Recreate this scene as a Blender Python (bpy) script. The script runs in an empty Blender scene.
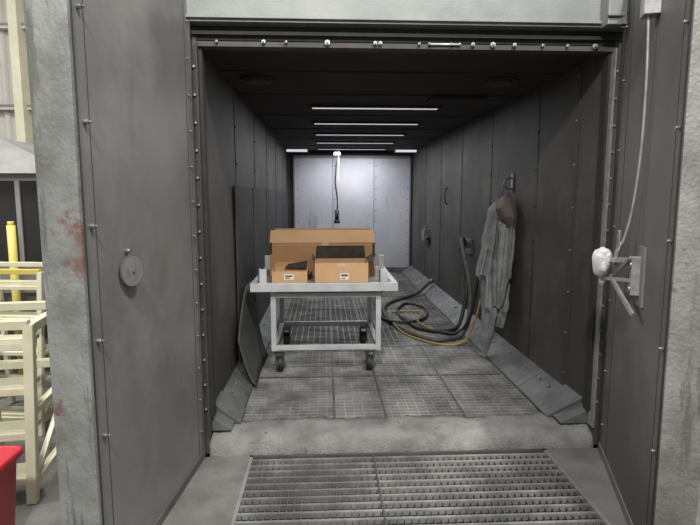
import bpy, bmesh, math, random
from mathutils import Vector, Matrix
random.seed(4)
S=bpy.context.scene
try:
    S.view_settings.view_transform='Standard'
    S.view_settings.look='None'
except Exception: pass

def lin(c):
    c=c/255.0
    return c/12.92 if c<=0.04045 else ((c+0.055)/1.055)**2.4
def rgb(r,g,b): return (lin(r),lin(g),lin(b),1)

MATS={}
def mat(name,c1,c2=None,scale=3.0,rough=0.7,metal=0.0,bump=0.0,spots=None,streak=None,emit=None,bscale=60,dust=None):
    m=bpy.data.materials.new(name); m.use_nodes=True
    nt=m.node_tree; N=nt.nodes; L=nt.links
    b=N['Principled BSDF']
    b.inputs['Roughness'].default_value=rough
    b.inputs['Metallic'].default_value=metal
    tc=N.new('ShaderNodeTexCoord')
    c2=c2 or c1
    n=N.new('ShaderNodeTexNoise'); n.inputs['Scale'].default_value=scale
    n.inputs['Detail'].default_value=6; n.inputs['Roughness'].default_value=0.6
    L.new(tc.outputs['Object'],n.inputs['Vector'])
    r=N.new('ShaderNodeValToRGB')
    r.color_ramp.elements[0].position=0.35; r.color_ramp.elements[0].color=rgb(*c1)
    r.color_ramp.elements[1].position=0.65; r.color_ramp.elements[1].color=rgb(*c2)
    L.new(n.outputs['Fac'],r.inputs['Fac'])
    out=r.outputs['Color']
    for k,(sp) in enumerate([spots,streak,dust]):
        if not sp: continue
        colr,sc,th=sp
        mp=N.new('ShaderNodeMapping')
        if k==1: mp.inputs['Scale'].default_value=(1,1,0.12)
        if k==2: mp.inputs['Location'].default_value=(3.3,1.7,5.1)
        L.new(tc.outputs['Object'],mp.inputs['Vector'])
        n2=N.new('ShaderNodeTexNoise'); n2.inputs['Scale'].default_value=sc
        n2.inputs['Detail'].default_value=8; n2.inputs['Roughness'].default_value=0.7
        L.new(mp.outputs['Vector'],n2.inputs['Vector'])
        r2=N.new('ShaderNodeValToRGB')
        r2.color_ramp.elements[0].position=th; r2.color_ramp.elements[0].color=(0,0,0,1)
        r2.color_ramp.elements[1].position=min(1,th+(0.07 if k<2 else 0.2)); r2.color_ramp.elements[1].color=(1,1,1,1)
        L.new(n2.outputs['Fac'],r2.inputs['Fac'])
        mx=N.new('ShaderNodeMixRGB'); L.new(r2.outputs['Color'],mx.inputs['Fac'])
        L.new(out,mx.inputs['Color1']); mx.inputs['Color2'].default_value=rgb(*colr)
        out=mx.outputs['Color']
    L.new(out,b.inputs['Base Color'])
    if bump:
        n3=N.new('ShaderNodeTexNoise'); n3.inputs['Scale'].default_value=bscale; n3.inputs['Detail'].default_value=4
        L.new(tc.outputs['Object'],n3.inputs['Vector'])
        bp=N.new('ShaderNodeBump'); bp.inputs['Strength'].default_value=bump; bp.inputs['Distance'].default_value=0.01
        L.new(n3.outputs['Fac'],bp.inputs['Height']); L.new(bp.outputs['Normal'],b.inputs['Normal'])
    if emit:
        b.inputs['Emission Color'].default_value=rgb(*emit[0]); b.inputs['Emission Strength'].default_value=emit[1]
    MATS[name]=m
    return m

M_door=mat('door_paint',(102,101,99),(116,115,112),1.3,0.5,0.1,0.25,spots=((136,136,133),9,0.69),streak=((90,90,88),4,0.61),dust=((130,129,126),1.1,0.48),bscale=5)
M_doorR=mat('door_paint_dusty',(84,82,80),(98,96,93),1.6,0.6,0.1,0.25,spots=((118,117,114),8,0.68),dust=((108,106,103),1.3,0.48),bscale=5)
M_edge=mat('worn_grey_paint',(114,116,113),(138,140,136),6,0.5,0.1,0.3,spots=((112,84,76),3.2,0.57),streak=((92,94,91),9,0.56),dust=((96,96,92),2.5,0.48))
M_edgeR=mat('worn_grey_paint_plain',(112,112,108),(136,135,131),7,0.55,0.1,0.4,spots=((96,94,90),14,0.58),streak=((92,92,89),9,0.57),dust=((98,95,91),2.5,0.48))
M_wall=mat('booth_wall_dusty',(54,52,50),(70,67,64),1.2,0.7,0.05,0.25,spots=((86,83,80),9,0.72),streak=((44,43,42),3,0.60),dust=((88,84,80),0.8,0.48),bscale=8)
M_batten=mat('booth_wall_batten',(52,51,49),(66,64,62),2.0,0.7,0.05,0.1)
M_ceil=mat('booth_ceiling',(36,34,32),(48,45,43),1.5,0.85,0,0.1,dust=((56,53,51),1.0,0.5))
M_rub=mat('rubber_sheet',(32,32,32),(44,44,44),2,0.75,dust=((64,64,64),1.5,0.5))
M_rubl=mat('dusty_rubber_sheet',(58,58,58),(78,78,77),3,0.8)
M_back=mat('pale_door_paint',(178,178,188),(198,198,206),1.0,0.5,0.1,0.1,streak=((160,160,170),3,0.62))
M_backs=mat('pale_door_seam',(128,128,136),(142,142,150),2,0.6,0.1)
M_seal=mat('dark_seal',(32,32,32),(42,42,42),10,0.8)
M_beam=mat('header_paint',(110,114,111),(124,127,124),4,0.5,0.1,0.1,spots=((96,98,96),8,0.64))
M_bright=mat('bare_steel',(150,150,148),(180,180,177),20,0.4,0.5)
M_bolt=mat('bolt_steel',(120,120,118),(150,150,148),30,0.4,0.7)
M_bdark=mat('bolt_dark',(44,44,44),(56,56,56),30,0.6,0.3)
M_grate=mat('grating_steel',(112,112,110),(162,162,158),4,0.6,0.2,dust=((86,86,84),1.3,0.48))
M_gratel=mat('grating_steel_low',(78,78,76),(100,100,97),5,0.6,0.3)
M_grate2=mat('grating_frame',(128,128,126),(150,150,147),6,0.6,0.2)
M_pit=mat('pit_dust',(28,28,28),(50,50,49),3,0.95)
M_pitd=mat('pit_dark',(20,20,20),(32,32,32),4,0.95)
M_sand=mat('blast_sand_curb',(112,111,108),(144,143,139),6,0.95,0,1.0,spots=((88,87,85),12,0.6),dust=((162,160,156),2.0,0.50),bscale=90)
M_skirt=mat('skirt_steel',(92,93,93),(118,119,119),5,0.6,0.2,0.1,dust=((76,76,76),2,0.48))
M_conc=mat('concrete',(102,101,98),(126,124,120),3,0.9,0,0.4,dust=((84,83,80),1.6,0.5))
M_cart=mat('cart_paint',(172,174,174),(194,195,194),6,0.5,0.1,0.1,spots=((134,133,129),9,0.66))
M_cartd=mat('cart_deck_top',(110,110,108),(140,140,137),6,0.7)
M_wheel=mat('wheel_rubber',(28,28,28),(40,40,40),20,0.6)
M_card=mat('cardboard',(162,120,82),(176,134,94),3,0.85,0,0.1,spots=((144,104,68),5,0.66))
M_card2=mat('cardboard_pale',(184,146,106),(196,158,120),3,0.85)
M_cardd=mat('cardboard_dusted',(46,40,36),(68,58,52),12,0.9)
M_tape=mat('packing_tape',(196,174,134),(204,184,146),4,0.25)
M_label=mat('paper_label',(215,212,204),(225,222,216),10,0.8)
M_print=mat('label_print',(70,66,62),(80,74,70),10,0.8)
M_suit=mat('suit_canvas',(98,100,101),(130,132,132),7,0.95,0,0.4,spots=((68,69,70),6,0.57))
M_hood=mat('hood_leather',(74,64,60),(102,90,84),8,0.8,dust=((130,124,120),5,0.58))
M_hose=mat('hose_black',(30,30,30),(46,46,46),12,0.6)
M_hoseg=mat('hose_grey',(54,54,54),(78,78,77),12,0.7)
M_yel=mat('hose_yellow',(150,136,56),(124,114,58),8,0.6)
M_tube=mat('light_diffuser',(230,230,230),emit=((240,240,245),0.55))
M_tubeb=mat('light_diffuser_dim',(230,230,230),emit=((240,240,245),0.8))
M_white=mat('white_rag',(205,205,202),(225,225,222),12,0.9,0,0.6,bscale=30)
M_lad=mat('ladder_cream_paint',(206,203,172),(220,217,192),6,0.5,0,0.1,spots=((180,160,80),5,0.66))
M_lady=mat('ladder_yellow',(212,194,84),(206,190,104),5,0.5)
M_red=mat('bin_red',(204,52,64),(188,44,56),5,0.4)
M_fwall=mat('corrugated_cladding',(184,180,170),(200,196,187),3,0.6,0.1,0.1,streak=((156,148,132),4,0.64))
M_mach=mat('machine_grey',(120,120,117),(136,136,132),4,0.6,0.1)
M_dark=mat('dark_void',(26,26,26),(36,36,36),4,0.9)
M_fl=mat('fixture_housing',(106,106,104),(124,124,121),4,0.6,0.2)

class B:
    def __init__(s,name): s.name=name; s.bm=bmesh.new(); s.mats=[]; s.M=Matrix.Identity(4)
    def mi(s,m):
        if m not in s.mats: s.mats.append(m)
        return s.mats.index(m)
    def v(s,p): return s.bm.verts.new(s.M@Vector(p))
    def face(s,vs,m,smooth=False):
        try: f=s.bm.faces.new(vs)
        except ValueError: return
        f.material_index=s.mi(m); f.smooth=smooth
    def hexa(s,ps,m):
        v=[s.v(p) for p in ps]
        for q in [(0,3,2,1),(4,5,6,7),(0,1,5,4),(1,2,6,5),(2,3,7,6),(3,0,4,7)]:
            s.face([v[i] for i in q],m)
    def box(s,x0,x1,y0,y1,z0,z1,m):
        s.hexa([(x0,y0,z0),(x1,y0,z0),(x1,y1,z0),(x0,y1,z0),(x0,y0,z1),(x1,y0,z1),(x1,y1,z1),(x0,y1,z1)],m)
    def bar(s,p0,p1,w,h,m,up=(0,0,1)):
        p0=Vector(p0);p1=Vector(p1); d=(p1-p0).normalized(); u=Vector(up)
        if abs(d.dot(u))>0.95: u=Vector((1,0,0))
        r=d.cross(u).normalized(); u=r.cross(d).normalized()
        ps=[]
        for p in (p0,p1):
            for a,b in ((-1,-1),(1,-1),(1,1),(-1,1)):
                ps.append(p+r*w/2*a+u*h/2*b)
        s.hexa(ps,m)
    def tube(s,pts,r,m,seg=10,smooth=True,cap=True,sub=6):
        P=[Vector(p) for p in pts]
        if sub and len(P)>2:
            Q=[]
            for i in range(len(P)-1):
                a=P[max(i-1,0)];b=P[i];c=P[i+1];d=P[min(i+2,len(P)-1)]
                for k in range(sub):
                    t=k/sub
                    Q.append(0.5*((2*b)+(c-a)*t+(2*a-5*b+4*c-d)*t*t+(3*b-a-3*c+d)*t**3))
            Q.append(P[-1]); P=Q
        rings=[]; ref=None
        for i,p in enumerate(P):
            d=(P[min(i+1,len(P)-1)]-P[max(i-1,0)]).normalized()
            if ref is None:
                ref=Vector((0,0,1)) if abs(d.z)<0.9 else Vector((1,0,0))
            x=(ref-d*ref.dot(d)).normalized(); ref=x; y=d.cross(x)
            rr=r(i/(len(P)-1)) if callable(r) else r
            rings.append([s.v(p+(x*math.cos(2*math.pi*k/seg)+y*math.sin(2*math.pi*k/seg))*rr) for k in range(seg)])
        for i in range(len(rings)-1):
            for k in range(seg):
                s.face([rings[i][k],rings[i][(k+1)%seg],rings[i+1][(k+1)%seg],rings[i+1][k]],m,smooth)
        if cap:
            s.face(rings[0][::-1],m); s.face(rings[-1],m)
    def cyl(s,p0,p1,r,m,seg=16): s.tube([p0,p1],r,m,seg,True,True,0)
    def loft(s,rings,m,closed=True,smooth=True,cap=True):
        R=[[s.v(p) for p in ring] for ring in rings]
        n=len(R[0])
        for i in range(len(R)-1):
            for k in range(n if closed else n-1):
                s.face([R[i][k],R[i][(k+1)%n],R[i+1][(k+1)%n],R[i+1][k]],m,smooth)
        if cap and closed:
            s.face(R[0][::-1],m); s.face(R[-1],m)
    def done(s,bevel=0,solid=0,sub=0,parent=None):
        bmesh.ops.recalc_face_normals(s.bm,faces=s.bm.faces)
        me=bpy.data.meshes.new(s.name); s.bm.to_mesh(me); s.bm.free()
        for m in s.mats: me.materials.append(m)
        o=bpy.data.objects.new(s.name,me); S.collection.objects.link(o)
        if parent: o.parent=parent
        if solid:
            q=o.modifiers.new('sol','SOLIDIFY'); q.thickness=solid
        if bevel:
            q=o.modifiers.new('bev','BEVEL'); q.width=bevel; q.segments=2; q.limit_method='ANGLE'
        if sub:
            q=o.modifiers.new('sub','SUBSURF'); q.levels=sub; q.render_levels=sub
        return o

XL,XR=-0.74,1.75; Y0,Y1=3.25,10.6; ZC=2.42; OUT=-0.10

# ---------------- booth shell ----------------
b=B('wall_left')
b.box(XL-0.08,XL,Y0,Y1+0.08,-0.4,ZC+0.08,M_wall)
for i,y in enumerate([4.45,5.65,6.85,8.05,9.25]):
    b.box(XL,XL+0.005,y,y+0.05,0.13,ZC,M_batten)
    z=0.3
    while z<ZC:
        b.cyl((XL+0.004,y+0.025,z),(XL+0.013,y+0.025,z),0.009,M_bdark,8); z+=0.3
b.done()
b=B('wall_right')
b.box(XR,XR+0.08,Y0,Y1+0.08,-0.4,ZC+0.08,M_wall)
for i,y in enumerate([3.62,4.3,5.5,6.7,7.9,9.1]):
    b.box(XR-0.005,XR,y,y+0.04,0.13,ZC,M_batten)
    z=0.25
    while z<ZC:
        b.cyl((XR-0.004,y+0.02,z),(XR-0.013,y+0.02,z),0.009,M_bolt if i<1 else M_bdark,8); z+=0.3
b.done()
b=B('ceiling')
b.box(XL-0.08,XR+0.08,Y0,Y1+0.08,ZC,ZC+0.08,M_ceil)
for y in [3.9,4.75,5.95,7.1,8.25,9.4]:
    b.box(XL,XR,y,y+0.04,ZC-0.008,ZC,M_ceil)
b.box(0.95,1.45,4.75,5.0,ZC-0.03,ZC,M_ceil)
b.done()
b=B('wall_back')
b.box(XL,XR,Y1,Y1+0.08,-0.4,ZC,M_wall)
b.done()

b=B('door_3')  # pale rear door, panelled
yb=Y1-0.004
x0,x1=XL+0.12,XR-0.03
b.box(x0,x1,yb-0.04,yb,0.0,2.33,M_back)
for x,w in ((0.16,0.010),(0.98,0.008)):
    b.box(x-w/2-.004,x+w/2+.004,yb-0.044,yb-0.04,0.02,2.31,M_backs)
for x in (x0+0.04,0.16,0.98,x1-0.10):
    z=0.15
    while z<2.3:
        b.cyl((x+.04,yb-0.04,z),(x+.04,yb-0.05,z),0.011,M_bdark,8); z+=0.22
b.box(x0,x0+0.03,yb-0.06,yb-0.04,0.02,2.31,M_backs)
b.box(x1-0.03,x1,yb-0.06,yb-0.04,0.02,2.31,M_backs)
b.box(x0,x1,yb-0.06,yb-0.04,0.0,0.1,M_skirt)
b.box(x0,x1,yb-0.06,yb-0.04,2.28,2.33,M_backs)
b.done(0.004)

# floor: concrete shop slab with pits
b=B('floor')
PX0,PX1,PY0,PY1=-0.48,1.42,1.2,3.17
b.box(-9,PX0,-4,PY1,-0.4,OUT,M_conc)
b.box(PX1,9,-4,PY1,-0.4,OUT,M_conc)
b.box(PX0,PX1,-4,PY0,-0.4,OUT,M_conc)
b.box(-9,XL-0.08,PY1,12,-0.4,OUT,M_conc)
b.box(XR+0.08,9,PY1,12,-0.4,OUT,M_conc)
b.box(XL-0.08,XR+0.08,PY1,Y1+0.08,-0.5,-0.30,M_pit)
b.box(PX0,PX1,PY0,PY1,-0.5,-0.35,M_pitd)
b.done()

# inner grating
GX0,GX1,GY0,GY1=-0.594,1.54,3.46,10.5
b=B('booth_floor_grating')
y=GY0
while y<GY1:
    b.box(GX0,GX1,y,y+0.016,-0.030,-0.001,M_grate); y+=0.056
x=GX0
while x<GX1:
    b.box(x,x+0.009,GY0,GY1,-0.026,-0.004,M_grate); x+=0.066
for yy in [GY0,4.35,5.25,6.15,7.05,7.95,8.85,9.75,GY1]:
    b.box(GX0,GX1,yy-0.010,yy+0.010,-0.05,0.0,M_gratel)
for xx in [GX0,0.06,0.42,0.98,GX1]:
    b.box(xx-0.008,xx+0.008,GY0,GY1,-0.05,0.001,M_gratel)
b.done()

# outer grating
b=B('entry_floor_grating')
y=PY0+0.02
while y<PY1-0.01:
    b.box(PX0,PX1,y,y+0.017,OUT-0.03,OUT-0.001,M_grate); y+=0.070
x=PX0
while x<PX1:
    b.box(x,x+0.006,PY0,PY1,OUT-0.034,OUT-0.008,M_gratel); x+=0.038
for xx in (PX0,PX1-0.02): b.box(xx,xx+0.02,PY0,PY1,OUT-0.04,OUT+0.004,M_grate2)
for yy in (PY0,PY1-0.02): b.box(PX0,PX1,yy,yy+0.02,OUT-0.04,OUT+0.004,M_gratel)
b.box(0.29,0.302,PY0,PY1,OUT-0.04,OUT+0.001,M_gratel)
b.done()

# curb
b=B('sandy_threshold_curb')
rings=[]
n=120
for i in range(n+1):
    x=XL+0.002+(XR-XL-0.004)*i/n
    w=lambda k:0.005*math.sin(i*1.1+k)+0.003*math.sin(i*2.3+2*k)+0.012*math.sin(i*0.17+k*2)+0.007*math.sin(i*0.41+k)
    rings.append([(x,3.46+w(1),-0.29),(x,3.47+w(1)*2.2,0.004+abs(w(4))*.3),(x,3.41,0.020+w(2)*.7),(x,3.30,0.012+w(3)*.6),(x,3.235+w(4),0.000+w(5)*.5),(x,3.205+w(6)*.5,-0.03),(x,3.185+w(2)*.7,-0.1),(x,3.19,-0.29)])
b.loft(rings,M_sand)
b.done()

def skirt(name,xa,xb,sgn):
    b=B(name)
    ys=[3.50,4.0,5.2,6.4,7.6,8.8,10.5]
    for i in range(len(ys)-1):
        ya,yb=ys[i]+0.004,ys[i+1]-0.004
        t=0.012
        b.hexa([(xa,ya,0.0),(xb,ya,0.13),(xb,yb,0.13),(xa,yb,0.0),(xa,ya,t),(xb,ya,0.13+t),(xb,yb,0.13+t),(xa,yb,t)],M_skirt)
        for k in range(3):
            yy=ya+(yb-ya)*(k+0.5)/3
            b.cyl((xa*0.3+xb*0.7,yy,0.10),(xa*0.3+xb*0.7-sgn*0.01,yy,0.115),0.012,M_bolt,8)
    b.hexa([(xa-sgn*0.02,3.40,0.012),(xb,3.40,0.012),(xb,3.62,0.012),(xa-sgn*0.02,3.62,0.012),
            (xa-sgn*0.02,3.40,0.03),(xb,3.36,0.17),(xb,3.62,0.17),(xa-sgn*0.02,3.62,0.03)],M_skirt)
    b.hexa([(xa+sgn*0.02,3.27,0.026),(xb,3.27,0.026),(xb,3.385,0.026),(xa+sgn*0.02,3.385,0.026),
            (xa+sgn*0.02,3.27,0.035),(xb,3.27,0.12),(xb,3.385,0.13),(xa+sgn*0.02,3.385,0.04)],M_skirt)
    b.done(0.003)
skirt('baseboard_right',GX1,XR,1)
skirt('baseboard_left',GX0,XL,-1)

b=B('rubber_wall_lining')
b.box(XL+0.015,XL+0.025,4.3,10.2,0.16,1.62,M_rub)
for y in (5.3,6.5,7.7,8.9): b.box(XL+0.025,XL+0.030,y,y+0.02,0.16,1.62,M_rub)
for z in (0.75,1.2): b.box(XL+0.025,XL+0.029,4.3,10.2,z,z+0.015,M_rub)
b.done()
b=B('leaning_rubber_sheet')
rings=[]
for i in range(21):
    t=i/20; y=4.10+0.85*t
    ring=[]
    for k in range(12):
        s=k/11
        z=0.01+0.62*s*(0.25+0.95*math.sin(min(1,0.25+t*1.2)*math.pi/2))
        x=-0.56-0.14*(s**0.6)-0.015*math.sin(t*3.1)*(1-s)
        ring.append((x,y,z))
    rings.append(ring)
b.loft(rings,M_rubl,closed=False)
b.done(solid=0.008)

# header + frame
b=B('trim_header')
b.box(XL-0.35,XR+0.35,3.14,3.30,2.51,3.2,M_beam)
b.box(XL-0.35,XR+0.35,3.12,3.14,2.525,2.54,M_beam)
b.box(XL-0.2,XR+0.2,3.22,3.33,2.43,2.51,M_seal)
b.box(XL-0.02,XR+0.02,3.19,3.25,2.455,2.475,M_rub)
b.box(XL,XR,3.215,3.30,2.395,2.424,M_wall)
for x in [-0.62,-0.35,-0.22,0.02,0.30,0.33,0.56,0.62,0.75,0.80,0.88,1.0,1.13,1.3,1.45,1.62]:
    r=random.choice([0.008,0.012,0.016])
    b.cyl((x,3.215,2.42),(x,3.195,2.42),r,M_bright,10)
    b.cyl((x,3.195,2.42),(x,3.18,2.418),r*0.5,M_bright,8)
b.cyl((0.62,3.205,2.42),(0.80,3.205,2.42),0.007,M_bright,8)
b.done(0.002)
def jamb(name,x,s,edge,w):
    b=B(name)
    xo=x-s*0.20
    b.box(min(x,xo),max(x,xo),3.215,3.25,OUT,2.50,M_wall)
    b.box(min(x,x+s*w),max(x,x+s*w),3.19,3.26,0.03,2.41,edge)
    b.box(min(x+s*w,x+s*(w+.018)),max(x+s*w,x+s*(w+.018)),3.235,3.30,0.13,2.40,M_seal)
    z=0.2
    while z<2.4:
        b.cyl((x-s*0.015,3.215,z),(x-s*0.015,3.20,z),0.007,M_bright,8); z+=0.16
    b.done()
jamb('trim_jamb_left',XL,1,M_batten,0.008)
jamb('trim_jamb_right',XR,-1,M_bright,0.010)

# ---------------- doors ----------------
def door_matrix(hx,hy,th,mirror):
    if mirror:
        a=Vector((-math.sin(th),-math.cos(th),0)); o=Vector((-math.cos(th),math.sin(th),0))
    else:
        a=Vector((-math.sin(th),-math.cos(th),0)); o=Vector((math.cos(th),-math.sin(th),0))
    return Matrix(((a.x,o.x,0,hx),(a.y,o.y,0,hy),(0,0,1,0),(0,0,0,1)))
DT=2.74
b=B('door_1'); b.M=door_matrix(-0.765,3.18,math.radians(5.4),True)
W=1.25; zb=OUT+0.012
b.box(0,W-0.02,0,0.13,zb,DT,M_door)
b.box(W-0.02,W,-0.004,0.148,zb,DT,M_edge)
b.box(W-0.026,W-0.02,-0.008,0.0,zb,DT,M_seal)
b.box(W-0.11,W-0.107,-0.002,0.0,zb,DT,M_seal)
b.box(0.10,0.103,-0.002,0.0,zb,DT,M_seal)
b.box(0.02,0.035,-0.010,0.0,zb,DT,M_rubl)
for z in [0.2,0.6,0.98,1.42,1.80,2.2,2.5]:
    b.cyl((W-0.07,0,z),(W-0.07,-0.018,z),0.010,M_bolt,10)
    b.cyl((W-0.07,-0.018,z),(W-0.07,-0.03,z),0.005,M_bolt,8)
z=0.1
while z<2.7:
    b.cyl((0.07,0,z),(0.07,-0.012,z),0.006,M_bolt,8); z+=0.2
b.box(0,W,-0.008,0.0,zb,zb+0.04,M_doorR)
c=Vector((0.925,-0.026,1.216)); nrm=Vector((0.28,-0.96,0)).normalized()
b.cyl(c,c+nrm*0.010,0.066,M_door,36)
u=Vector((0,0,1)); v_=nrm.cross(u)
b.tube([c+nrm*0.006+(u*math.sin(a)+v_*math.cos(a))*0.066 for a in [i*math.pi/16 for i in range(33)]],0.0045,M_rubl,6,cap=False,sub=0)
b.cyl((0.925,0,1.216),(0.925,-0.028,1.216),0.035,M_rubl,16)
b.cyl((0.915,0,1.30),(0.915,-0.022,1.30),0.010,M_bolt,10)
b.cyl(c+nrm*0.01,c+nrm*0.018,0.006,M_bolt,10)
b.done(0.002)

b=B('door_2'); MD2=door_matrix(1.78,3.18,math.radians(18.5),False); b.M=MD2
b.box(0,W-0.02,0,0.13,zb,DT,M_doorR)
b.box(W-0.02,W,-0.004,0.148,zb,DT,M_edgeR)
b.box(W-0.026,W-0.02,-0.010,0.0,zb,DT,M_seal)
b.box(0.02,0.035,-0.012,0.0,zb,DT,M_seal)
b.box(0.22,0.224,-0.002,0.0,zb,DT,M_seal)
b.box(W-0.12,W-0.117,-0.002,0.0,zb,DT,M_seal)
for z in [0.1,0.45,0.9,1.35,1.8,2.2,2.5]:
    b.cyl((W-0.07,0,z),(W-0.07,-0.018,z),0.008,M_bolt,10)
    b.cyl((0.10,0,z),(0.10,-0.012,z),0.007,M_bolt,10)
b.box(0,W,-0.008,0.0,zb,zb+0.04,M_fl)
D2=b.done(0.002)

b=B('latch_linkage'); b.M=MD2
b.box(0.70,0.78,-0.07,0,2.36,2.48,M_bright)
b.tube([(0.745,-0.045,2.42),(0.73,-0.03,2.1),(0.70,-0.025,1.75),(0.66,-0.04,1.45),(0.62,-0.07,1.27)],0.007,M_bright,8)
b.box(0.72,0.83,-0.012,0,1.00,1.29,M_fl)
b.box(0.74,0.78,-0.05,-0.01,1.05,1.24,M_bright)
b.bar((0.76,-0.04,1.22),(0.56,-0.14,1.20),0.02,0.026,M_bright)
b.bar((0.76,-0.04,1.12),(0.54,-0.14,1.10),0.02,0.018,M_bright)
b.bar((0.55,-0.14,1.24),(0.55,-0.14,1.07),0.025,0.02,M_bright)
b.bar((0.60,-0.11,1.12),(0.86,-0.05,0.97),0.012,0.026,M_bright)
b.bar((0.60,-0.11,1.10),(0.80,-0.06,1.24),0.010,0.018,M_bolt)
b.cyl((0.62,-0.07,1.30),(0.62,-0.10,1.18),0.014,M_bolt,10)
b.cyl((0.62,-0.08,1.36),(0.62,-0.08,1.27),0.013,M_bolt,10)
b.cyl((0.55,-0.14,1.22),(0.48,-0.155,1.205),0.013,M_bolt,10)
b.cyl((0.76,-0.06,1.20),(0.76,-0.0,1.20),0.020,M_bolt,12)
b.cyl((0.76,-0.06,1.08),(0.76,-0.0,1.08),0.020,M_bolt,12)
b.done(0.002,parent=D2)
b=B('white_rag'); b.M=MD2
rings=[]
for i in range(12):
    t=i/11; x=0.64-0.17*t
    r=0.038*math.sin(math.pi*(0.1+0.8*t))+0.012
    rings.append([(x+0.01*math.sin(k*1.7),-0.145+r*math.cos(k*math.pi/8),1.225-0.04*t-(0.04 if 9<k<15 else 0)+r*1.2*math.sin(k*math.pi/8)+0.008*math.sin(k*2.3+i)) for k in range(16)])
b.loft(rings,M_white)
b.done(sub=1,parent=D2)

b=B('header_bracket')
b.box(1.61,1.69,3.05,3.135,2.50,2.72,M_beam)
b.box(1.60,1.70,3.03,3.05,2.54,2.56,M_fl)
b.done(0.004)

# ---------------- lights ----------------
FY=[5.37,6.5,7.65,8.8,9.95]
for i,y in enumerate(FY):
    b=B('ceiling_light')
    b.box(-0.16,1.17,y-0.06,y+0.06,ZC-0.02,ZC-0.0,M_ceil)
    b.box(-0.12,1.13,y-0.028,y+0.028,ZC-0.024,ZC-0.019,M_tube)
    b.done()
for x0,x1 in ((-0.72,-0.30),(1.30,1.73)):
    b=B('corner_light')
    b.box(x0,x1,9.9,10.0,ZC-0.08,ZC-0.012,M_fl)
    b.box(x0+0.02,x1-0.02,9.89,9.90,ZC-0.07,ZC-0.03,M_tubeb)
    b.done()
def area(name,loc,sx,sy,power,rot=(0,0,0),col=(1,1,1)):
    l=bpy.data.lights.new(name,'AREA'); l.shape='RECTANGLE'; l.size=sx; l.size_y=sy; l.energy=power; l.color=col
    o=bpy.data.objects.new(name,l); o.location=loc; o.rotation_euler=rot; S.collection.objects.link(o); return o
for i,y in enumerate(FY):
    area('tube_lamp',(0.505,y,ZC-0.04),1.2,0.1,[12,14,15,17,26][i],col=(0.97,0.98,1))
def aim(o,t):
    o.rotation_euler=(Vector(t)-o.location).to_track_quat('-Z','Y').to_euler()
aim(area('high_bay_lamp',(1.7,0.2,5.4),0.5,0.5,230,col=(1,0.99,0.96)),(0.2,3,0))
aim(area('high_bay_lamp',(-0.4,-1.0,4.6),0.35,0.35,230,col=(1,0.97,0.93)),(1.2,4,0.4))
area('high_bay_lamp',(-3.6,3.2,5.6),1.2,1.2,280,col=(1,0.99,0.96))

def vent(x,y):
    b=B('ceiling_vent_cover')
    b.cyl((x,y,ZC-0.001),(x,y,ZC-0.02),0.13,M_rub,28)
    b.cyl((x,y,ZC-0.02),(x,y,ZC-0.035),0.09,M_wall,28)
    b.done(0.003)
vent(-0.50,4.15); vent(1.36,4.13)

# ---------------- cart ----------------
b=B('steel_cart')
fx0,fx1,fy0,fy1=-0.47,0.48,4.44,5.36
T=0.045
dz0,dz1=0.735,0.805
for x in (fx0,fx1-T):
    for y in (fy0,fy1-T):
        b.box(x,x+T,y,y+T,0.20,dz0,M_cart)
for z in (0.205,dz0-0.065):
    for y in (fy0,fy1-T):
        b.box(fx0+T,fx1-T,y+0.002,y+T-0.002,z,z+0.04,M_cart)
    for x in (fx0,fx1-T):
        b.box(x+0.002,x+T-0.002,fy0+T,fy1-T,z,z+0.04,M_cart)
dx0,dx1,dy0,dy1=-0.63,0.615,4.36,5.44
b.box(dx0+0.01,dx1-0.01,dy0+0.01,dy1-0.01,dz1-0.03,dz1-0.008,M_cartd)
b.box(dx0,dx1,dy0,dy0+0.05,dz0,dz1,M_cart)
b.box(dx0,dx1,dy1-0.05,dy1,dz0,dz1,M_cart)
b.box(dx0,dx0+0.05,dy0+0.05,dy1-0.05,dz0,dz1,M_cart)
b.box(dx1-0.05,dx1,dy0+0.05,dy1-0.05,dz0,dz1,M_cart)
for y in (4.7,5.05): b.box(dx0+0.05,dx1-0.05,y,y+0.04,dz0,dz1-0.03,M_cart)
for x,h in ((dx0+0.06,0.11),(dx1-0.15,0.10)):
    b.box(x,x+0.07,4.45,4.462,dz1-0.01,dz1+h,M_cart)
    b.box(x,x+0.012,4.45,4.52,dz1-0.01,dz1+h,M_cart)
b.box(dx1-0.07,dx1-0.02,5.3,5.35,dz1-0.01,dz1+0.13,M_cart)
b.box(dx0+0.02,dx0+0.07,5.3,5.35,dz1-0.01,dz1+0.13,M_cart)
for x,sw in ((fx0+0.06,0.25),(fx1-0.08,-0.35)):
    for y in (fy0+0.05,fy1-0.05):
        R=0.068; cx,cy=x+0.02*math.sin(sw),y+0.02
        b.box(x-0.05,x+0.05,y-0.045,y+0.05,0.192,0.205,M_fl)
        b.cyl((x,y,0.17),(x,y,0.195),0.025,M_bolt,12)
        ax=Vector((math.cos(sw),math.sin(sw),0))
        c=Vector((cx,cy,R+0.001))
        b.cyl(c-ax*0.022,c+ax*0.022,R,M_wheel,28)
        b.cyl(c-ax*0.026,c+ax*0.026,0.038,M_fl,20)
        b.cyl(c-ax*0.042,c+ax*0.042,0.009,M_bolt,10)
        for s in (-1,1):
            p=c+ax*0.035*s
            b.bar(p+Vector((0,0,-0.015)),(p.x,p.y,0.175),0.006,0.045,M_fl,up=(ax.y*-1,ax.x,0))
        b.bar(Vector((cx,cy,0.172))-ax*0.04,Vector((cx,cy,0.172))+ax*0.04,0.055,0.008,M_fl)
b.done(0.003)

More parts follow.
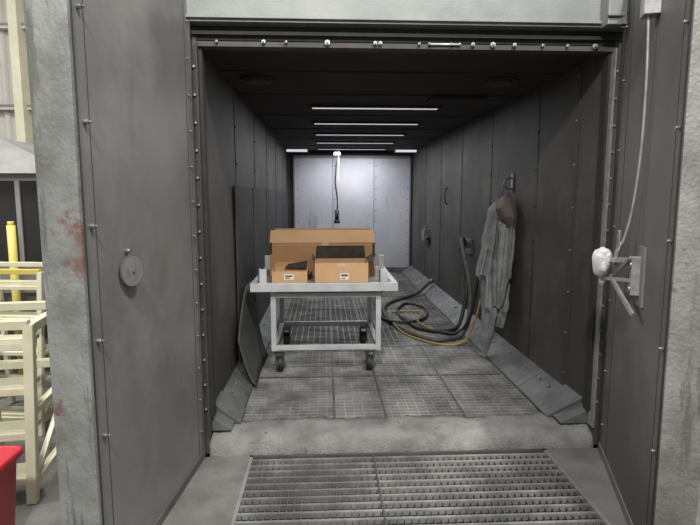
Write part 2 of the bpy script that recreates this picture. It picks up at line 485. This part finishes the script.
def carton(name,x0,x1,y0,y1,z0,z1,flaps=None,m=M_card,inner=M_cardd,label=None,tape=None,closed=False,flapm=None,ins=0.01):
    b=B(name); t=0.006
    b.box(x0,x1,y0,y0+t,z0,z1,m); b.box(x0,x1,y1-t,y1,z0,z1,m)
    b.box(x0,x0+t,y0+t,y1-t,z0,z1,m); b.box(x1-t,x1,y0+t,y1-t,z0,z1,m)
    b.box(x0+t,x1-t,y0+t,y1-t,z0,z0+t,inner)
    if closed: b.box(x0+t,x1-t,y0+t,y1-t,z1-0.012,z1-0.004,m)
    fm=flapm or m
    for f in (flaps or []):
        side,L,ang=f; a=math.radians(ang)
        if side=='back':
            b.hexa([(x0,y1-t,z1),(x1,y1-t,z1),(x1,y1,z1),(x0,y1,z1),
                    (x0+ins,y1-t+L*math.cos(a),z1+L*math.sin(a)),(x1-ins,y1-t+L*math.cos(a),z1+L*math.sin(a)),(x1-ins,y1+L*math.cos(a),z1+L*math.sin(a)),(x0+ins,y1+L*math.cos(a),z1+L*math.sin(a))],fm)
        if side=='front':
            dy,dz=L*math.cos(a),L*math.sin(a)
            b.hexa([(x0,y0,z1-.002),(x1,y0,z1-.002),(x1,y0,z1+.003),(x0,y0,z1+.003),
                    (x0,y0+dy,z1-.002+dz),(x1,y0+dy,z1-.002+dz),(x1,y0+dy,z1+.003+dz),(x0,y0+dy,z1+.003+dz)],fm)
        if side in('left','right'):
            xx=x0 if side=='left' else x1; s=-1 if side=='left' else 1
            dx,dz=s*L*math.cos(a),L*math.sin(a)
            b.hexa([(xx,y0,z1-.003),(xx+dx,y0+.01,z1-.003+dz),(xx+dx,y1-.01,z1-.003+dz),(xx,y1,z1-.003),
                    (xx,y0,z1+.003),(xx+dx,y0+.01,z1+.003+dz),(xx+dx,y1-.01,z1+.003+dz),(xx,y1,z1+.003)],fm)
    if label:
        for (lx0,lx1,lz0,lz1) in label:
            b.box(lx0,lx1,y0-0.002,y0,lz0,lz1,M_label)
            b.box(lx0+0.008,lx1-0.008,y0-0.003,y0-0.002,(lz0+lz1)/2,lz1-0.008,M_print)
            b.box(lx0+0.008,lx0+(lx1-lx0)*.6,y0-0.003,y0-0.002,lz0+0.008,lz0+0.016,M_print)
    if tape:
        for (lx0,lx1,lz0,lz1) in tape: b.box(lx0,lx1,y0-0.0015,y0,lz0,lz1,M_tape)
    return b
D=dz1-0.007
b=carton('large_cardboard_box',-0.51,0.46,4.84,5.40,D,1.105,flaps=[('front',0.16,42),('back',0.10,85)],closed=True,label=[],tape=[(-0.51,0.46,1.085,1.089)],flapm=M_card2,ins=0.0)
b.box(-0.03,0.03,4.838,4.84,1.03,1.105,M_tape)
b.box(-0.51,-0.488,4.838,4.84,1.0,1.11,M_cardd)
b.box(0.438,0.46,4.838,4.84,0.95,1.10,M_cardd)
b.box(0.28,0.33,4.838,4.84,1.03,1.06,M_print)
b.done()
b=carton('medium_cardboard_box',-0.09,0.37,4.46,4.80,D,0.965,flaps=[('back',0.12,72),('left',0.05,60),('right',0.07,35)],label=[(0.13,0.20,0.82,0.875)],m=M_card2,flapm=M_cardd)
b.box(0.10,0.17,4.457,4.46,0.93,0.965,M_tape)
b.done()
b=carton('small_cardboard_box',-0.455,-0.155,4.45,4.70,D,0.895,flaps=[('back',0.06,55),('right',0.06,65)],label=[(-0.35,-0.27,0.825,0.87)],m=M_card2,inner=M_cardd,flapm=M_card,closed=False)
b.hexa([(-0.36,4.70,0.90),(-0.17,4.70,0.895),(-0.17,4.66,0.895),(-0.36,4.66,0.90),(-0.33,4.70,0.93),(-0.16,4.70,0.96),(-0.16,4.66,0.96),(-0.33,4.66,0.93)],M_cardd)
b.done()

# ---------------- hanging blast suit ----------------
def cloth(b,keys,m,seg=72,rows=90,folds=7,amp=0.2,ph=0):
    rings=[]
    for i in range(rows+1):
        t=i/rows*(len(keys)-1); k=min(int(t),len(keys)-2); f=t-k; f2=f*f*(3-2*f)
        K=[keys[k][j]*(1-f2)+keys[k+1][j]*f2 for j in range(5)]
        z,cx,cy,rx,ry=K
        ring=[]
        for s in range(seg):
            a=2*math.pi*s/seg
            w=1+amp*math.sin(folds*a+ph+1.4*math.sin(z*5+ph))+amp*0.5*math.sin((folds+4)*a-z*6+ph)+0.05*math.sin(z*30+2*a+ph)
            x=cx+rx*w*math.cos(a); y=cy+ry*w*math.sin(a)
            if x>XR-0.03: x=XR-0.03+0.02*math.tanh((x-XR+0.03)/0.1)
            ring.append((x,y,z+0.012*math.sin(3*a+ph)))
        rings.append(ring)
    b.loft(rings,m)
b=B('hanging_blast_suit')
cloth(b,[(1.47,1.65,4.86,0.05,0.05),(1.40,1.64,4.84,0.095,0.12),(1.25,1.63,4.86,0.10,0.14),(1.0,1.62,4.87,0.105,0.15),(0.80,1.61,4.87,0.11,0.15),(0.60,1.61,4.86,0.095,0.13),(0.40,1.61,4.85,0.08,0.10),(0.30,1.61,4.85,0.06,0.07)],M_suit,folds=9,amp=0.3)
cloth(b,[(1.40,1.57,4.82,0.04,0.05),(1.20,1.54,4.80,0.05,0.06),(0.95,1.50,4.78,0.055,0.06),(0.86,1.475,4.78,0.05,0.06),(0.80,1.47,4.78,0.05,0.05)],M_suit,folds=5,amp=0.28,ph=1.3)
cloth(b,[(1.30,1.63,4.70,0.03,0.03),(1.05,1.61,4.68,0.04,0.05),(0.75,1.60,4.68,0.05,0.05),(0.52,1.59,4.70,0.035,0.04)],M_suit,folds=4,amp=0.25,ph=3.1)
cloth(b,[(0.95,1.55,4.80,0.06,0.08),(0.62,1.555,4.80,0.065,0.08),(0.42,1.55,4.80,0.06,0.07),(0.2,1.53,4.80,0.045,0.05),(0.08,1.515,4.80,0.03,0.03),(0.015,1.505,4.80,0.02,0.02)],M_suit,folds=5,amp=0.28,ph=2.3)
cloth(b,[(1.35,1.69,4.72,0.03,0.04),(1.15,1.69,4.70,0.04,0.05),(0.9,1.68,4.72,0.035,0.05),(0.78,1.68,4.72,0.03,0.04)],M_suit,folds=4,amp=0.25,ph=4.3)
cloth(b,[(1.55,1.66,4.80,0.03,0.03),(1.515,1.65,4.77,0.08,0.08),(1.43,1.645,4.73,0.10,0.10),(1.34,1.66,4.71,0.09,0.10),(1.27,1.68,4.71,0.06,0.07),(1.22,1.69,4.72,0.03,0.04)],M_hood,folds=3,amp=0.08,ph=0.5)
b.done()
b=B('wall_hook')
b.box(XR-0.012,XR-0.001,4.83,4.89,1.58,1.74,M_bolt)
b.tube([(XR-0.01,4.86,1.70),(1.69,4.86,1.69),(1.66,4.86,1.64),(1.655,4.86,1.57),(1.66,4.86,1.555)],0.008,M_bolt,8)
b.tube([(XR-0.01,4.84,1.60),(1.69,4.84,1.60),(1.665,4.84,1.63)],0.008,M_bolt,8)
b.done()

# ---------------- hoses (one tangled bundle) ----------------
b=B('blast_hose_bundle')
b.tube([(1.70,6.25,0.95),(1.64,6.2,1.03),(1.60,6.0,0.92),(1.62,5.75,0.55),(1.58,5.6,0.22),(1.47,5.48,0.05),(1.30,5.38,0.028),(1.1,5.38,0.028),(0.92,5.7,0.028),(0.80,6.2,0.028),(0.76,6.7,0.028),(0.85,7.2,0.028),(1.1,7.6,0.028),(1.4,7.9,0.05),(1.62,8.12,0.16),(1.69,8.18,0.2)],0.026,M_hoseg,10)
b.tube([(1.70,6.33,0.93),(1.66,6.28,0.99),(1.64,6.12,0.85),(1.64,5.95,0.5),(1.60,5.9,0.25),(1.50,5.8,0.05),(1.3,5.7,0.028),(1.05,5.9,0.028),(0.98,6.4,0.028)],0.024,M_hose,10)
b.cyl((1.66,8.15,0.18),(1.705,8.19,0.21),0.033,M_bolt,12)
b.cyl((1.69,6.25,0.95),(1.715,6.25,0.93),0.03,M_bolt,12)
b.tube([(1.68,5.30,1.10),(1.62,5.32,0.9),(1.58,5.38,0.55),(1.55,5.45,0.25),(1.45,5.55,0.05),(1.25,5.75,0.02),(1.0,6.2,0.02),(0.95,6.8,0.02),(1.15,7.3,0.02),(1.35,7.0,0.02),(1.25,6.4,0.02),(0.9,6.0,0.06),(0.70,6.5,0.02),(0.72,7.6,0.02),(0.95,8.6,0.02),(0.85,9.3,0.02)],0.019,M_hose,8)
b.tube([(1.68,5.18,1.05),(1.61,5.18,0.8),(1.56,5.16,0.45),(1.48,5.18,0.15),(1.36,5.22,0.014),(1.1,5.30,0.014),(0.86,5.75,0.014),(0.80,6.4,0.06),(1.0,6.8,0.014),(1.25,6.6,0.05),(1.1,6.1,0.05),(1.2,5.7,0.05)],0.011,M_yel,8)
b.done()
b=B('hose_wall_bracket')
b.box(XR-0.025,XR-0.001,6.12,6.42,0.85,1.02,M_bolt)
b.tube([(XR-0.02,6.45,0.98),(1.69,6.45,0.97),(1.68,6.45,1.0)],0.01,M_bolt,8)
b.done()

b=B('wall_junction_box')
b.box(XR-0.09,XR-0.001,8.7,8.95,0.78,0.98,M_fl)
b.box(XR-0.095,XR-0.09,8.72,8.93,0.80,0.96,M_bolt)
b.cyl((XR-0.045,8.8,0.98),(XR-0.045,8.8,1.05),0.02,M_bolt,10)
b.cyl((XR-0.05,8.7,0.86),(XR-0.05,8.6,0.84),0.03,M_wheel,10)
b.done(0.004)
b=B('wall_grab_handle')
b.tube([(XR-0.005,7.45,1.42),(XR-0.04,7.45,1.45),(XR-0.04,7.45,1.62),(XR-0.005,7.45,1.65)],0.010,M_bdark,8)
b.done()

b=B('hanging_nozzle_cable')
b.tube([(0.20,10.1,ZC-0.01),(0.22,10.1,2.2),(0.20,10.1,1.8),(0.24,10.1,1.45),(0.23,10.1,1.25)],0.014,M_bdark,8)
b.tube([(0.27,10.1,ZC-0.01),(0.26,10.1,2.0),(0.26,10.1,1.5),(0.23,10.1,1.25)],0.010,M_label,8)
b.cyl((0.23,10.1,1.27),(0.23,10.1,1.05),0.04,M_wheel,12)
b.cyl((0.23,10.1,1.08),(0.23,10.1,1.02),0.055,M_bdark,12)
b.box(0.17,0.30,10.06,10.14,2.30,2.36,M_fl)
b.done()

b=B('abrasive_pot')
b.cyl((-0.30,9.9,0.001),(-0.30,9.9,0.16),0.13,M_skirt,24)
b.cyl((-0.30,9.9,0.16),(-0.30,9.9,0.18),0.135,M_bolt,24)
b.tube([(-0.43,9.9,0.15),(-0.40,9.88,0.26),(-0.30,9.87,0.30),(-0.20,9.88,0.26),(-0.17,9.9,0.15)],0.006,M_bolt,6)
b.done()

# ---------------- outside left ----------------
b=B('wall_factory_left')
WY=8.0
x=-9.0; pts=[]
while x<-1.6:
    pts+= [(x,WY),(x+0.14,WY),(x+0.17,WY-0.04),(x+0.22,WY-0.04),(x+0.25,WY)]
    x+=0.25
b.loft([[(p[0],p[1],z) for p in pts] for z in (OUT,5.5)],M_fwall,closed=False,smooth=False,cap=False)
for z in (2.75,3.85):
    b.box(-9,-1.6,WY-0.14,WY-0.04,z,z+0.05,M_fwall)
    b.box(-9,-1.6,WY-0.15,WY-0.14,z+0.04,z+0.07,M_mach)
b.box(-4.32,-4.2,WY-0.25,WY-0.05,OUT,5.5,M_lad)
b.done()
b=B('dust_collector_cabinet')
x0,x1,y0,y1=-4.2,-2.15,4.6,5.5
b.box(x0,x1,y0,y1,0.7,1.72,M_mach)
b.hexa([(x0-.05,y0-.08,1.72),(x1+.05,y0-.08,1.72),(x1+.05,y1,1.72),(x0-.05,y1,1.72),(x0+.3,y0+.35,2.05),(x1-.75,y0+.35,2.05),(x1-.75,y1,2.05),(x0+.3,y1,2.05)],M_mach)
b.box(x0+.1,x1-.15,y0-0.01,y0,0.95,1.66,M_dark)
for i in range(7):
    b.box(x0+.2+i*.28,x0+.24+i*.28,y0-0.03,y0-0.01,0.95,1.66,M_mach)
for xx in (x0+.05,x1-.1):
    for yy in (y0+.05,y1-.1): b.box(xx,xx+.07,yy,yy+.07,OUT,0.7,M_mach)
b.hexa([(x0+.7,y0+.3,0.05),(x1-.7,y0+.3,0.05),(x1-.7,y1-.3,0.05),(x0+.7,y1-.3,0.05),(x0+.1,y0+.05,.7),(x1-.1,y0+.05,.7),(x1-.1,y1-.05,.7),(x0+.1,y1-.05,.7)],M_mach)
b.done(0.005)

def ladder(name,M,h,w,m,steps=4,depth=0.7,th=0.035,top=M_lady):
    b=B(name); b.M=M
    t=th
    for x in (-w/2,w/2):
        b.bar((x,0,0.0),(x,0.12,h),t,t,m,up=(0,1,0))
        b.bar((x,depth,0.0),(x,depth-0.05,h),t,t,m,up=(0,1,0))
        b.bar((x,0.12,h-.02),(x,depth-0.05,h-.02),t,t,top)
        b.bar((x,0.06,h*.5),(x,depth-0.02,h*.5),t*.8,t*.8,m)
        b.bar((x,0.02,0.1),(x,depth-0.02,0.1),t*.8,t*.8,m)
        b.bar((x,0.03,h*.1),(x,depth-0.04,h*.5),t*.6,t*.6,m)
    for k in range(steps):
        z=h*(k+0.6)/(steps); yy=0.12*z/h
        b.box(-w/2,w/2,yy,yy+0.14,z-0.012,z+0.012,m)
        b.bar((-w/2,yy,z-.02),(w/2,yy,z-.02),t*.8,t*.8,m)
    b.bar((-w/2,depth-.03,h*.6),(w/2,depth-.03,h*.6),t,t,m)
    b.bar((-w/2,0.12,h),(w/2,0.12,h),t,t,top)
    b.bar((-w/2,depth-0.05,h),(w/2,depth-0.05,h),t,t,m)
    b.done(0.004)
ladder('rolling_step_ladder',Matrix.Translation((-1.80,2.68,OUT))@Matrix.Rotation(math.radians(8),4,'Z'),0.95,0.46,M_lad,steps=4,th=0.05,top=M_lad)
ladder('rolling_step_ladder',Matrix.Translation((-2.25,3.55,OUT))@Matrix.Rotation(math.radians(-6),4,'Z'),1.12,0.6,M_lad,steps=5,depth=0.55)
ladder('rolling_step_ladder',Matrix.Translation((-3.05,4.15,OUT)),1.0,0.7,M_lady,steps=4,depth=0.30)
b=B('yellow_bollard')
b.cyl((-2.53,4.36,OUT),(-2.53,4.36,1.30),0.032,M_lady,16)
b.cyl((-2.53,4.36,1.30),(-2.53,4.36,1.33),0.024,M_lady,16)
b.cyl((-2.53,4.36,OUT),(-2.53,4.36,OUT+0.015),0.07,M_mach,16)
b.done()

b=B('red_bin')
cx,cy=-1.63,2.28
def rr(z,hw,hd,r=0.04):
    out=[]
    for (sx,sy,a0) in ((1,1,0),(-1,1,90),(-1,-1,180),(1,-1,270)):
        for k in range(5):
            a=math.radians(a0+k*22.5)
            out.append((cx+sx*(hw-r)+r*math.cos(a),cy+sy*(hd-r)+r*math.sin(a),z))
    return out
b.loft([rr(OUT+0.002,0.15,0.13),rr(0.30,0.175,0.155),rr(0.32,0.195,0.175),rr(0.35,0.195,0.175),rr(0.35,0.175,0.155),rr(-0.05,0.14,0.12)],M_red)
b.done()

# ---------------- world, camera ----------------
w=bpy.data.worlds.new('World'); S.world=w; w.use_nodes=True
w.node_tree.nodes['Background'].inputs[0].default_value=(0.98,0.98,1.0,1)
w.node_tree.nodes['Background'].inputs[1].default_value=0.56

cam=bpy.data.cameras.new('Camera'); cam.sensor_width=36; cam.lens=27
co=bpy.data.objects.new('Camera',cam); S.collection.objects.link(co)
co.location=(0,0,1.53)
co.rotation_euler=(math.radians(90-7.17),0,math.radians(-2.72))
cam.clip_start=0.05
S.camera=co
